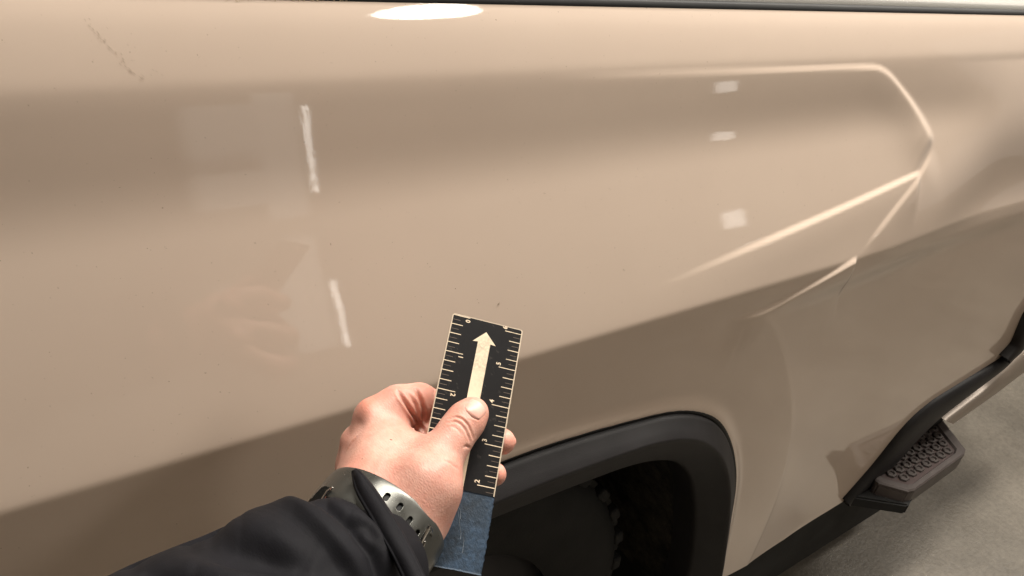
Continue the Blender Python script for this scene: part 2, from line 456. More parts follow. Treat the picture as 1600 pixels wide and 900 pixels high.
# arch flare: three guide lines (outer edge, ridge, inner edge) lofted with rounded turns
def resample(P, n):
    L = np.r_[0, np.cumsum(np.linalg.norm(np.diff(P, axis=0), axis=1))]; t = np.linspace(0, L[-1], n)
    return np.stack([np.interp(t, L, P[:, k]) for k in range(P.shape[1])], 1)
NA = 200
RO, RM, RI = resample(AO, NA), resample(AM, NA), resample(AI, NA)
HB = hfield(RO[:, 0], np.maximum(RO[:, 1], -1.1)) - .0065
HB = np.convolve(np.pad(HB, 10, 'edge'), np.ones(21)/21, 'valid')
def arch_loft(name, prof, mat):
    """prof rows: (a, b, off): a 0..1 from outer to ridge, b 0..1 from ridge to inner, offset outwards"""
    V = []
    for i in range(NA):
        for a, b, off in prof:
            e = RO[i]*(1-a) + RM[i]*a; e = e + (RI[i]-RM[i])*b
            V.append((e[0], -(HB[i] + off), e[1]+1.5))
    return mesh_obj(name, V, grid_faces(NA, len(prof)), mat, TR)
arch_loft('arch_gap', [(-.06, 0, -.006), (-.05, 0, .0068), (.15, 0, .0062), (.2, 0, -.01)], GAP)
fl = arch_loft('wheel_arch_flare', [(.15, 0, -.012), (.155, 0, .008), (.17, 0, .0118), (.26, 0, .0145), (.6, 0, .0235), (.93, 0, .0312), (1, .01, .0324), (1, .05, .0318), (1, .12, .0275), (1, .5, .0110), (1, .90, -.0070), (1, .97, -.0105), (1, 1.0, -.015), (1, 1.01, -.022), (1, 1.02, -.06)], FLARE)
ln = arch_loft('wheel_well_liner', [(1, 1.0, -.045), (1, .98, -.12), (1, .9, -.30), (1, .9, -.50)], LINER)

# wheel
WH = empty('wheel', (AX, .16, .40), None, None); 
for kk in ('label', 'category'):
    if kk in WH: del WH[kk]
WH.parent = TR; WH.location = Vector((AX, .16, .40)) - TR.location
bpy.context.view_layer.update()
def wheel():
    R = .40; prof = [(.245, .0), (.27, -.012), (.33, -.020), (.372, -.014), (.392, 0.0), (.400, .018), (.402, .12), (.400, .24), (.392, .258), (.33, .275), (.25, .26)]
    n = 120; V = []
    for i in range(n):
        a = 2*math.pi*i/n
        for r, y in prof: V.append((AX + r*math.cos(a), .11+y, .40 + r*math.sin(a)))
    idx = grid_faces(n+1, len(prof)); idx = idx % (n*len(prof))
    mesh_obj('tyre', V, idx, RUBBER, WH)
    rim = [(.245, .01), (.24, .03), (.225, .035), (.20, .06), (.09, .05), (.07, .03), (.0, .03)]
    V = []
    for i in range(n):
        a = 2*math.pi*i/n
        for r, y in rim: V.append((AX + max(r, .001)*math.cos(a), .11+y, .40 + max(r, .001)*math.sin(a)))
    idx = grid_faces(n+1, len(rim)) % (n*len(rim))
    mesh_obj('rim', V, idx, MatB('grey_alloy', (.05, .05, .055), .4, Metallic=.9).m, WH)
    me = None
    for i in range(66):
        a = 2*math.pi*i/66 + random.uniform(-.006, .006)
        for row, (y0, y1, sk) in enumerate(((-.006, .05, .3), (.062, .12, -.2), (.132, .19, .2), (.2, .258, -.3))):
            if me is None:
                o = box('tread_block', (-.012, -.027, -.012), (.012, .027, .006), RUBBER, None, .004); me = o.data
                o.parent = WH
            else: o = bpy.data.objects.new('tread_block', me); link(o, WH)
            o.location = Vector((AX + .402*math.cos(a+row*.04), .11+(y0+y1)/2, .40+.402*math.sin(a+row*.04))) - WH.matrix_world.translation
            o.rotation_euler = (0, math.pi/2-(a+row*.04), 0)
            if row == 0: o.scale = (1.25, 1.0 if i % 2 else .6, 1.1 if i % 2 else .7)
wheel()

# ---- lower trim, corner step, bumper
def px_plane_y(px, py, Y):      # point where the view ray meets the upright plane y = Y (world)
    r = ray(px, py); t = (Y-CAM[1])/r[1]; return CAM + r*t
def px_plane_z(px, py, Z):
    r = ray(px, py); t = (Z-CAM[2])/r[2]; return CAM + r*t
def poly_prism(name, top, down, mat, parent, bevel=0.0):
    bm = bmesh.new(); a = [bm.verts.new(tuple(p)) for p in top]; b = [bm.verts.new((p[0], p[1], p[2]-down)) for p in top]
    n = len(top); bm.faces.new(a); bm.faces.new(b[::-1])
    for i in range(n): bm.faces.new((a[i], b[i], b[(i+1) % n], a[(i+1) % n]))
    bmesh.ops.recalc_face_normals(bm, faces=bm.faces)
    if bevel: bmesh.ops.bevel(bm, geom=list(bm.edges), offset=bevel, segments=2, affect='EDGES')
    bm.verts.index_update(); V = [v.co[:] for v in bm.verts]; Fc = [[v.index for v in f.verts] for f in bm.faces]; bm.free()
    return mesh_obj(name, V, Fc, mat, parent, False)
def band(name, up, lo, mat, parent, bulge=.008, depth=.03, n=40):
    """rounded strip between two 3D polylines, bulging towards -y with a return"""
    def rs(P):
        P = np.array(P); L = np.r_[0, np.cumsum(np.linalg.norm(np.diff(P, axis=0), axis=1))]; t = np.linspace(0, L[-1], n)
        Q = np.stack([np.interp(t, L, P[:, k]) for k in range(3)], 1)
        for _ in range(3): Q[1:-1] = (Q[:-2]+2*Q[1:-1]+Q[2:])/4
        return Q
    U, Lw = rs(up), rs(lo); V = []
    prof = [(0, -depth), (0, 0), (.08, .6), (.25, 1), (.5, 1.05), (.8, .9), (.95, .5), (1, -.1), (1, None)]
    for a, b in zip(U, Lw):
        for t, k in prof:
            p = a*(1-t)+b*t; off = depth if (k is None or k == -depth) else -bulge*k
            V.append(p + np.array([0, off, 0]))
    return mesh_obj(name, V, grid_faces(n, len(prof))[:, ::-1], mat, parent)
def body_pt(px, py, lift=.004):
    return on_body(px, py, lift)[0]
def low_pt(px, py, bx, by): return px_plane_y(px, py, on_body(bx, by)[0][1]-.002)
yb = -.0
band('lower_trim', [body_pt(1316, 779), body_pt(1340, 752), body_pt(1367, 721), body_pt(1397, 682), body_pt(1423, 652), body_pt(1456, 625), body_pt(1500, 598), body_pt(1568, 556), body_pt(1596, 520)],
     [low_pt(1322, 788, 1316, 779), low_pt(1352, 764, 1340, 752), low_pt(1400, 723, 1367, 721), low_pt(1434, 682, 1400, 680), low_pt(1466, 652, 1440, 640), low_pt(1502, 623, 1480, 610), low_pt(1540, 594, 1520, 585), low_pt(1572, 569, 1560, 560), low_pt(1603, 528, 1596, 520)],
     FLARE, TR, .012, .05)
# dark underside, frame rail and far bumper
UND = mat_plastic('underbody_coating', (.012, .012, .012), .8, .4, 60)
box('underbody', (.97, .06, .10), (1.90, 1.7, .68), UND, TR, .02)  # underbody block reaches low and outward to keep the floor below dark
box('bed_tub', (-1.5, .50, .50), (1.95, 1.75, 1.36), UND, TR, .02)
box('tub_wall', (1.0, .16, .60), (1.93, .5, 1.33), UND, TR, .02)
box('frame_rail', (-1.2, .35, .42), (2.1, .45, .56), UND, TR, .01)
CHR = MatB('satin_bumper', (.30, .25, .21), .42, Metallic=.35).m
band('rear_bumper', [px_plane_y(1474, 655, .03), px_plane_y(1540, 606, .03), px_plane_y(1600, 548, .03), px_plane_y(1660, 500, .03)],
     [px_plane_y(1486, 659, .03), px_plane_y(1545, 618, .03), px_plane_y(1600, 579, .03), px_plane_y(1660, 540, .03)], CHR, TR, .012, .15)
band('bumper_end_cap', [px_plane_y(1572, 560, .012), px_plane_y(1590, 540, .012), px_plane_y(1606, 496, .012), px_plane_y(1640, 440, .012)],
     [px_plane_y(1574, 566, .012), px_plane_y(1596, 548, .012), px_plane_y(1614, 512, .012), px_plane_y(1652, 450, .012)], FLARE2, TR, .008, .12)
# corner step
ZS = .385
ST = empty('corner_step', px_plane_z(1420, 720, ZS), None, None); ST.parent = TR
ST.location = Vector(px_plane_z(1420, 720, ZS).tolist()) - TR.location; bpy.context.view_layer.update()
STEPM = mat_plastic('step_plastic', (.055, .045, .042), .5, .3, 500)
outl = [(1366, 752), (1372, 757), (1418, 770), (1428, 768), (1506, 712), (1508, 704), (1470, 655), (1432, 668)]
top = [px_plane_z(*p, ZS) for p in outl]
poly_prism('step_body', top, .045, STEPM, ST, .003)
cen = sum(top)/len(top)
inner = [px_plane_z(*p, ZS+.0005) for p in [(1374, 745), (1382, 750), (1417, 759), (1425, 757), (1489, 710), (1491, 704), (1462, 668), (1436, 680)]]
poly_prism('tread_pad', [p+np.array([0, 0, .001]) for p in inner], .004, mat_plastic('pad_rubber', (.05, .034, .032), .6, .3), ST)
def rim_seg(p, q, wd=.0055):
    a = p - cen; 
    return
for i in range(len(top)-2):
    a, b = top[i], top[i+1]; ia, ib = inner[i], inner[i+1]
ring = []
for k, (a, b) in enumerate(zip(top, inner)):
    ring += [a+[0, 0, -.002], a+[0, 0, .003], a*.8+b*.2+[0, 0, .006], a*.15+b*.85+[0, 0, .006], b+[0, 0, .0]]
mesh_obj('step_rim', ring, [[i*5+j, ((i+1) % 8)*5+j, ((i+1) % 8)*5+j+1, i*5+j+1][::-1] for i in range(6) for j in range(4)], STEPM, ST, False)
P2 = np.array([p[:2] for p in inner])
gx = P2[:, 0].min(); me = None; cnt = 0
sx, sy = .0335, .0215
for i in range(-2, 30):
    for j in range(-2, 30):
        x = P2[:, 0].min() + sx*(i + .5*(j % 2)); y = P2[:, 1].min() + sy*j
        if not inside(np.array([x]), np.array([y]), P2)[0]: continue
        d, _ = seg_dist(np.array([x]), np.array([y]), np.vstack([P2[:7]]))
        if abs(d[0]) < .006: continue
        if me is None:
            bm = bmesh.new(); rings = []
            for r, z in ((.0122, 0), (.0114, .0045), (.0095, .0055), (.0065, .0055), (.0050, .002)):
                rings.append([bm.verts.new((r*1.25*math.cos(math.pi/3*k), r*math.sin(math.pi/3*k), z)) for k in range(6)])
            for a, b in zip(rings[:-1], rings[1:]):
                for k in range(6): bm.faces.new((a[k], a[(k+1) % 6], b[(k+1) % 6], b[k]))
            bm.faces.new(rings[-1])
            me = bpy.data.meshes.new('tread_lug'); bm.to_mesh(me); bm.free(); me.materials.append(STEPM)
        o = bpy.data.objects.new('tread_lug', me); link(o, ST)
        o.location = Vector((x, y, ZS+.0016)) - ST.matrix_world.translation; cnt += 1
poly_prism('step_bracket', [px_plane_z(*p, ZS-.03) for p in [(1322, 770), (1330, 776), (1420, 790), (1468, 700), (1430, 672)]], .03, UND, ST, .004)
print('lugs', cnt)
# dust specks and scuffs on the side, small relief pieces
def scuffs():
    V = []; Fc = []
    def dab(px, py, a, L, wd):
        c, s = math.cos(a), math.sin(a); pts = []; p0, n0_ = on_body(px, py, .0003)
        for u, v in ((-1, 0), (-.3, -.5), (.5, -.45), (1, 0), (.4, .5), (-.5, .4)):
            j = random.uniform(.7, 1.2)
            r = ray(px + (u*L*c - v*wd*s)*j, py + (u*L*s + v*wd*c)*j); pts.append(CAM + r*(((p0-CAM)@n0_)/(r@n0_)))
        k = len(V); V.extend(pts); Fc.append(list(range(k, k+6)))
    path = [(133, 28), (150, 50), (172, 72), (190, 92), (205, 112), (230, 128)]
    for i in range(46):
        t = random.random()*4.999; i0 = int(t); f = t-i0
        x = path[i0][0]*(1-f)+path[i0+1][0]*f; y = path[i0][1]*(1-f)+path[i0+1][1]*f
        off = random.choice([0, 0, 0, 22])*random.uniform(.7, 1.2)
        dab(x+off+random.gauss(0, 3), y-off*.4+random.gauss(0, 3), math.radians(48+random.gauss(0, 8)), random.uniform(1.2, 5), random.uniform(.35, .8))
    for (x, y) in [(668, 412), (672, 417), (779, 475), (187, 293), (120, 415), (151, 417), (325, 653), (851, 302), (238, 590), (240, 672), (430, 424), (342, 788), (975, 422), (460, 200)]:
        dab(x, y, random.uniform(0, 3), random.uniform(.8, 2.4), random.uniform(.6, 1.2))
    dab(779, 475, 2.2, 3.2, 1.7)
    for i in range(60):
        dab(random.uniform(0, 1300), random.uniform(20, 560) if random.random() < .8 else random.uniform(20, 130), random.uniform(0, 3), random.uniform(.4, .9), random.uniform(.4, .8))
    o = mesh_obj('dirt_specks', V, Fc, MatB('road_dirt', (.33, .255, .19), .8).m, TR, False); o['kind'] = 'stuff'
    V.clear(); Fc.clear()
    for i in range(46):
        x = 350+210*random.random()**.7; dab(x, random.uniform(-2, 1.6), random.uniform(-.5, .5), random.uniform(1, 4), random.uniform(.5, 1.6))
    o = mesh_obj('dried_mud', V, Fc, MatB('tan_mud', (.36, .28, .16), .9).m, TR, False); o['kind'] = 'stuff'
scuffs()

# ------------------------------------------------------------------ pocket ruler
R_FIT = np.array([[0.95488883, 0.16459969, 0.24717252], [-0.24843916, 0.89875393, 0.36127462], [-0.16268159, -0.40638443, 0.8991031]])
T_FIT = np.array([-0.035842, -0.0153055, -0.4488013]); SCL = 1.03
RW, RL = 1.75, 6.07
ax_u = M_CW @ R_FIT[:, 0]; ax_v = -(M_CW @ R_FIT[:, 1]); ax_n = M_CW @ R_FIT[:, 2]
Ro = CAM + (M_CW @ T_FIT)*SCL; UU = .04445*SCL/1.75; VV = .0254*.92128*SCL
def RP(u, v, h=0.0):  # inches
    return Ro + ax_u*u*UU + ax_v*v*VV + ax_n*h
RU = empty('pocket_ruler', RP(RW/2, RL), 'black six inch pocket ruler with a cream arrow held between thumb and fingers', 'ruler')
TH = .0016
def rr_outline(u0, v0, u1, v1, r, n=5):
    P = []
    for cx_, cy_, a0 in ((u1-r, v0+r, -90), (u1-r, v1-r, 0), (u0+r, v1-r, 90), (u0+r, v0+r, 180)):
        for k in range(n+1):
            a = math.radians(a0+90*k/n); P.append((cx_+r*math.cos(a), cy_+r*math.sin(a)))
    return P
def flat_prism(name, P, h0, h1, mat, parent, chamf=0):
    n = len(P); V = [RP(u, v, h1) for u, v in P] + [RP(u, v, h0) for u, v in P]
    Fc = [list(range(n)), list(range(n, 2*n))[::-1]] + [[i, n+i, n+(i+1) % n, (i+1) % n] for i in range(n)]
    o = mesh_obj(name, V, Fc, mat, parent, False); return o
rm = MatB('black_anodised_face', (.012, .0115, .012), .6, Specular_IOR_Level=.12); rm.out('Normal', rm.bump(rm.noise(900, 3), .08, .0004))
rn = rm.noise(160, 5, .7); rm.out('Roughness', rm.ramp(rn, [(.3, (.5,)*3), (.7, (.7,)*3)]))
sc_ = rm.noise(400, 2, .5, stretch=(1, .05, 1)); rm.out('Base Color', rm.ramp(sc_, [(.64, (.012, .0115, .012)), (.74, (.03, .027, .025))]))
cream = MatB('cream_print', (.74, .62, .46), .55)
cn = cream.noise(520, 5, .75); cm = cream.noise(60, 2)
cream.out('Base Color', cream.mix(cream.ramp(cm, [(.45, (0, 0, 0)), (.7, (1, 1, 1))]), (.76, .62, .455), cream.ramp(cn, [(.42, (.42, .35, .25)), (.60, (.74, .61, .45))])))
edge = MatB('worn_alloy_edge', (.62, .52, .40), .45, Metallic=.3); 
flat_prism('plate', rr_outline(0, 0, RW, RL, .06), -TH/2, TH/2-.00012, edge.m, RU)
inn = rr_outline(.022, .018, RW-.026, RL-.02, .05)
flat_prism('black_face', inn, TH/2-.0002, TH/2, rm.m, RU)
H1 = TH/2+.00006
class Flat:
    def __init__(s): s.V = []; s.F = []
    def poly(s, P, h=H1):
        k = len(s.V); s.V += [RP(u, v, h) for u, v in P]; s.F.append(list(range(k, k+len(P))))
    def quad(s, u0, v0, u1, v1, h=H1): s.poly([(u0, v0), (u1, v0), (u1, v1), (u0, v1)], h)
arr = Flat()
uc = .875
arr.poly([(uc, .30), (uc+.285, .615), (uc+.15, .60), (uc+.15, 4.32), (uc-.155, 4.32), (uc-.155, .60), (uc-.285, .615)])
mesh_obj('arrow', arr.V, arr.F, cream.m, RU, False)
faint = MatB('faint_print', (.15, .11, .085), .6)
def marks(u_of, v0, right):
    for i in range(0, 49):
        v = v0 + i/8
        if v > 4.30: continue
        L = .41 if i % 8 == 0 else (.27 if i % 2 == 0 else .17)
        wd = .0095 if i % 2 == 0 else .005
        s = .02 if i % 2 == 0 else .04
        a, b = (RW-s-L, RW-s) if right else (s, s+L)
        o = Flat(); o.quad(a, v-wd, b, v+wd)
        mesh_obj('scale_mark' if i % 2 == 0 else 'fine_scale_mark', o.V, o.F, cream.m if i % 2 == 0 else faint.m, RU, False)
marks(None, .035, False); marks(None, .135, True)
def text_mesh(name, s, u, v, rot, size, mat, parent, ref):
    cu = bpy.data.curves.new('t', 'FONT'); cu.body = s; cu.size = size; cu.align_x = 'CENTER'; cu.align_y = 'CENTER'
    cu.resolution_u = 3; cu.offset = .004
    o = bpy.data.objects.new('t', cu); C.objects.link(o)
    me = bpy.data.meshes.new_from_object(o.evaluated_get(bpy.context.evaluated_depsgraph_get()))
    c, sn = math.cos(rot), math.sin(rot)
    V = []
    for vt in me.vertices:
        x, y = vt.co.x, vt.co.y          # reading x right, y up
        # reading axes in ruler space: v grows downwards in the picture
        X = x*c - y*sn; Y = x*sn + y*c
        V.append(RP(u+X, v-Y, H1))
    Fc = [list(p.vertices) for p in me.polygons]
    bpy.data.objects.remove(o); bpy.data.curves.remove(cu)
    return mesh_obj(name, V, Fc, mat, parent, False)
for i in range(0, 5):
    text_mesh('numeral', str(i), .385, .035+i+.085 + (.0 if i else .01), -math.pi/2, .155, cream.m, RU, None)
for i in range(2, 7):
    text_mesh('numeral', str(i), RW-.44, .135+(6-i)-.085, math.pi/2, .155, cream.m, RU, None)
ink = MatB('dark_ink', (.05, .04, .03), .6).m
fm = Flat()
for (u, v, a, b) in ((.945, 3.27, .05, .022), (.86, 3.33, .012, .03), (.87, 3.42, .012, .015), (.95, 3.62, .02, .014), (.93, 3.58, .012, .012)):
    fm.quad(u-a/2, v-b/2, u+a/2, v+b/2, H1+.00004)
mesh_obj('arrow_print', fm.V, fm.F, ink, RU, False)
# blue worn sleeve on the lower third
bl = MatB('worn_blue_leather', (.035, .07, .14), .62)
a = bl.noise(45, 5, .65); b = bl.noise(380, 5, .7); c_ = bl.noise(900, 2, .6, stretch=(1, .25, .4))
col = bl.ramp(a, [(.30, (.016, .030, .048)), (.50, (.026, .054, .095)), (.75, (.036, .080, .15))])
col = bl.mix(.7, col, bl.ramp(b, [(.38, (.25, .30, .32)), (.62, (.85, .85, .85))]), 'MULTIPLY')
bl.out('Base Color', col); bl.out('Normal', bl.bump(c_, .25, .0008, bl.bump(b, .5, .0007)))
nu, nv = 30, 44; V = []; Vb = []
V0 = 4.33
for i in range(nu):
    for j in range(nv):
        u = -.012 + (RW+.024)*i/(nu-1); v = V0 + (RL+.035-V0)*j/(nv-1)
        j2 = random.gauss(0, .006) if i in (0, nu-1) else 0
        ed = min(i, nu-1-i, 2)/2
        V.append(RP(u + j2, v + (random.gauss(0, .004) if j in (0, nv-1) else 0), TH/2 + .0005*ed**.5 + .00012*random.random()*ed))
V2 = [RP(-.012 + (RW+.024)*i/(nu-1), V0 + (RL+.035-V0)*j/(nv-1), -TH/2-.0006) for i in range(nu) for j in range(nv)]
g = grid_faces(nu, nv); n0 = nu*nv
bor = [i*nv for i in range(nu)] + [(nu-1)*nv+j for j in range(1, nv)] + [i*nv+nv-1 for i in range(nu-2, -1, -1)] + [j for j in range(nv-2, 0, -1)]
side = np.array([[bor[k], bor[(k+1) % len(bor)], bor[(k+1) % len(bor)]+n0, bor[k]+n0] for k in range(len(bor))])
mesh_obj('blue_end_sleeve', V+V2, np.vstack([g, g[:, ::-1]+n0, side]), bl.m, RU)
# loose scratches and threads on the sleeve
thr = []
def thread(P, r, mat, name='pale_scratch'):
    tube(name, [RP(u, v, TH/2+.0006) for u, v in P], r, mat, RU, 5)
SCR = MatB('pale_scratch', (.16, .19, .22), .6).m
thread([(.98, 4.62), (1.0, 4.8), (1.06, 4.98), (1.1, 5.12), (1.16, 5.28), (1.17, 5.42)], .00009, SCR)
thread([(.88, 4.55), (.97, 4.68), (1.06, 4.8), (1.09, 4.98)], .00008, SCR)
thread([(1.2, 5.25), (1.25, 5.45), (1.27, 5.7)], .00009, SCR)
thread([(.72, 4.92), (.85, 4.86), (.96, 4.78)], .00009, SCR)

# ------------------------------------------------------------------ person: hand
PE = empty('person', CP(600, 880, .40), 'left hand and forearm in a black jacket sleeve with a wristwatch, holding up a ruler', 'person')
def cc(px, py, dep): return np.array([(px-CX)/F*dep, (CY-py)/F*dep, -dep])   # camera coords
def c2w(V): return CAM + np.asarray(V) @ M_CW.T
VOX = .0008
lo = np.array([-.115, -.185, -.53]); hi = np.array([.003, -.052, -.345])
nx, ny, nz = ((hi-lo)/VOX).astype(int)
gx = (lo[0]+np.arange(nx)*VOX).astype(np.float32); gy = (lo[1]+np.arange(ny)*VOX).astype(np.float32); gz = (lo[2]+np.arange(nz)*VOX).astype(np.float32)
FAR = .02
D = np.full((nx, ny, nz), FAR, np.float32)
def cone(a, b, k, G):
    """smooth-union a round cone (px,py,depth,r_px) pair into G"""
    A = cc(*a[:3]); Bb = cc(*b[:3]); ra = a[3]*a[2]/F; rb = b[3]*b[2]/F
    mg = max(ra, rb) + .014
    l_ = np.minimum(A, Bb)-mg; h_ = np.maximum(A, Bb)+mg
    s = [slice(max(0, int((l_[q]-lo[q])/VOX)), max(0, min(n_, int((h_[q]-lo[q])/VOX)))) for q, n_ in enumerate((nx, ny, nz))]
    x = gx[s[0]][:, None, None]; y = gy[s[1]][None, :, None]; z = gz[s[2]][None, None, :]
    e = Bb-A; ee = float(e@e)
    t = np.clip(((x-A[0])*e[0]+(y-A[1])*e[1]+(z-A[2])*e[2])/ee, 0, 1)
    d = np.sqrt((x-A[0]-t*e[0])**2+(y-A[1]-t*e[1])**2+(z-A[2]-t*e[2])**2) - (ra+t*(rb-ra))
    o = G[s[0], s[1], s[2]]
    if k > 0:
        hh = np.clip(.5+.5*(o-d)/k, 0, 1); r = o*(1-hh)+d*hh - k*hh*(1-hh)
        far = (o >= FAR-1e-5); r = np.where(far, d, r)
    else: r = np.minimum(o, d)
    G[s[0], s[1], s[2]] = r
def chain(P, k, G=None):
    G = D if G is None else G
    for a, b in zip(P[:-1], P[1:]): cone(a, b, k, G)
# wrist frame
WC = cc(597, 810, .405); WF = np.array([-.45, -.55, .70]); WF /= np.linalg.norm(WF)
E1 = np.array([.85, -.48, .20]); E1 -= (E1@WF)*WF; E1 /= np.linalg.norm(E1); E2 = np.cross(WF, E1); 
if E2[2] < 0: E2 = -E2
def as_px(p, rm): return (CX+F*p[0]/-p[2], CY-F*p[1]/-p[2], -p[2], rm*F/-p[2])
for s_ in (-1, 1):
    a = WC + E1*s_*.0095 - WF*.012; b = WC + E1*s_*.0100 + WF*.050
    cone(as_px(a, .0245), as_px(b, .026), .008, D)
K = .012
chain([(603, 800, .407, 52), (596, 720, .430, 40), (588, 657, .452, 31)], K)
chain([(565, 775, .425, 42), (565, 692, .458, 30)], K)
chain([(642, 800, .402, 48), (672, 757, .406, 43), (688, 712, .417, 32)], K)
chain([(620, 735, .428, 40), (668, 716, .424, 27)], K)
chain([(610, 685, .446, 30), (664, 712, .430, 23)], K)
chain([(668, 676, .462, 21), (706, 706, .468, 24)], .008)
# palm side bulk behind
chain([(560, 790, .43, 40), (556, 735, .47, 30)], K)
chain([(600, 745, .452, 34), (565, 700, .475, 30)], K)
T = D.copy()
# thumb
chain([(688, 712, .417, 32), (705, 691, .421, 27.5), (716, 672, .426, 27.2), (730, 655, .431, 27), (740, 644, .4345, 23)], .006)
# index finger (behind the ruler)
chain([(588, 655, .452, 31), (622, 634, .457, 28.5), (655, 627, .463, 27)], .008)
chain([(655, 627, .463, 27), (690, 640, .473, 24), (740, 664, .465, 21), (785, 690, .4505, 20.5)], .004)
G2 = np.full_like(D, FAR)
chain([(565, 692, .462, 30), (625, 684, .490, 26), (645, 690, .495, 25), (705, 716, .490, 22), (773, 741, .4425, 18.5)], .006, G2)
chain([(556, 725, .475, 29), (612, 735, .512, 25), (680, 765, .502, 21), (725, 784, .455, 17.5)], .006, G2)
def smin(a, b, k):
    hh = np.clip(.5+.5*(a-b)/k, 0, 1); return a*(1-hh)+b*hh-k*hh*(1-hh)
D = smin(D, G2, .0035)
del T, G2
import openvdb as vdb
g = vdb.FloatGrid(); g.copyFromArray(np.clip(D, -.004, .004)); pts, quads = g.convertToQuads(isovalue=0.0)
pts = np.asarray(pts, float)*VOX + lo; quads = np.asarray(quads)
del D
HV = c2w(pts); 
a, b, c__, d__ = [HV[quads[:, i]] for i in range(4)]
vol = np.einsum('ij,ij->', a-HV.mean(0), np.cross(b-a, c__-a))
if vol < 0: quads = quads[:, ::-1]
def vnormals(V, Q):
    fn = np.cross(V[Q[:, 2]]-V[Q[:, 0]], V[Q[:, 3]]-V[Q[:, 1]]); N = np.zeros_like(V)
    for i in range(4): np.add.at(N, Q[:, i], fn)
    return N/np.maximum(np.linalg.norm(N, axis=1, keepdims=True), 1e-12)
# light Laplacian polish
def smooth(V, Q, it=3, lam=.5):
    e = np.concatenate([Q[:, [0, 1]], Q[:, [1, 2]], Q[:, [2, 3]], Q[:, [3, 0]]]); e = np.concatenate([e, e[:, ::-1]])
    deg = np.bincount(e[:, 0], minlength=len(V))[:, None]
    for _ in range(it):
        S = np.stack([np.bincount(e[:, 0], weights=V[e[:, 1], k], minlength=len(V)) for k in range(3)], 1)
        V = V*(1-lam) + lam*S/np.maximum(deg, 1)
    return V
HV = smooth(HV, quads, 4)
N = vnormals(HV, quads); face = (N*(CAM-HV)).sum(1) > 0
X, Y = to_px(HV); DEP = -((HV-CAM) @ M_CW)[:, 2]
def px_dist(P):
    P = np.array(P, float); d = np.full(len(HV), 1e9); par = np.zeros(len(HV)); L = np.r_[0, np.cumsum(np.hypot(*np.diff(P, axis=0).T))]
    for i in range(len(P)-1):
        e = P[i+1]-P[i]; t = np.clip(((X-P[i][0])*e[0]+(Y-P[i][1])*e[1])/(e@e), 0, 1); dd = np.hypot(X-P[i][0]-t*e[0], Y-P[i][1]-t*e[1])
        m = dd < d; d = np.where(m, dd, d); par = np.where(m, (L[i]+t*(L[i+1]-L[i]))/L[-1], par)
    return d, par
disp = np.zeros(len(HV))
def crease(P, w, a, dmax=9, ridge=0.0):
    d, t = px_dist(P); env = np.sin(np.pi*np.clip(t, .02, .98))**.5*(d < 40)*face*(DEP < dmax)
    global disp
    disp += -a*np.exp(-(d/w)**2)*env + ridge*(np.exp(-((d-w*2)/w/1.1)**2))*env
crease([(702, 655), (713, 651), (722, 654), (731, 663), (736, 674), (739, 685)], 1.5, .0010, .43, .0002)
crease([(700, 661), (710, 658), (719, 662), (727, 671), (732, 683), (734, 690)], 1.5, .0008, .43, .00018)
crease([(697, 668), (707, 666), (715, 671), (722, 681)], 1.2, .0003, .43)
crease([(727, 643), (733, 650), (742, 654)], 1.3, .0002, .43)
crease([(727, 632), (731, 643), (739, 652), (750, 657)], 1.3, .0006, .43, .0002)
crease([(735, 700), (729, 697), (724, 699)], 1.6, .0009, .43)
crease([(688, 718), (702, 725), (716, 734)], 1.2, .0005, .42)
crease([(622, 612), (640, 640), (652, 658), (664, 676)], 2.6, .0024, 9, .0008)
crease([(636, 612), (649, 632), (654, 655), (662, 668)], 2.2, .0011, 9, .0003)
crease([(650, 609), (658, 625), (662, 640), (661, 658)], 2.6, .0030, 9, .0006)
crease([(676, 600), (680, 606), (679, 622)], 1.8, .0009)
# tendon and knuckle relief on the back of the hand
def bump_px(cx_, cy_, r, a, dmin=0):
    global disp
    disp += a*np.exp(-(((X-cx_)**2+(Y-cy_)**2)/r**2))*(DEP > dmin)
bump_px(575, 640, 16, .0016, .42); bump_px(545, 688, 13, .0012, .43); bump_px(700, 722, 16, .0010); bump_px(560, 662, 10, -.0010, .42)
bump_px(640, 715, 26, .0012); bump_px(600, 700, 18, -.0006); bump_px(655, 668, 12, -.001)
HV = HV + N*disp[:, None]
# flush colouring: blood close under the knuckles, tips and the web
fl_ = np.zeros(len(HV))
for (cx_, cy_, r, a) in ((572, 632, 26, .55), (540, 688, 18, .35), (668, 618, 26, .55), (668, 650, 14, .5), (800, 690, 14, .45), (785, 742, 12, .6), (715, 650, 18, .35), (548, 735, 26, .45), (590, 760, 40, .25), (655, 790, 26, .25), (748, 656, 14, .35), (692, 815, 14, .3), (722, 690, 12, .2)):
    fl_ = np.maximum(fl_, a*np.exp(-(((X-cx_)**2+(Y-cy_)**2)/r**2)))
hand = mesh_obj('hand', HV, quads, SKIN, PE)
at = hand.data.attributes.new('flush', 'FLOAT', 'POINT'); 
if len(hand.data.vertices) == len(fl_): at.data.foreach_set('value', fl_.astype(np.float32))
print('hand verts', len(HV))
bvh = BVHTree.FromPolygons([tuple(v) for v in HV], [tuple(map(int, q)) for q in quads])
def hit_hand(px, py):
    r = ray(px, py); r /= np.linalg.norm(r)
    h = bvh.ray_cast(Vector(CAM.tolist()), Vector(r.tolist()), 2)
    return (np.array(h[0]), np.array(h[1])) if h[0] is not None else (None, None)
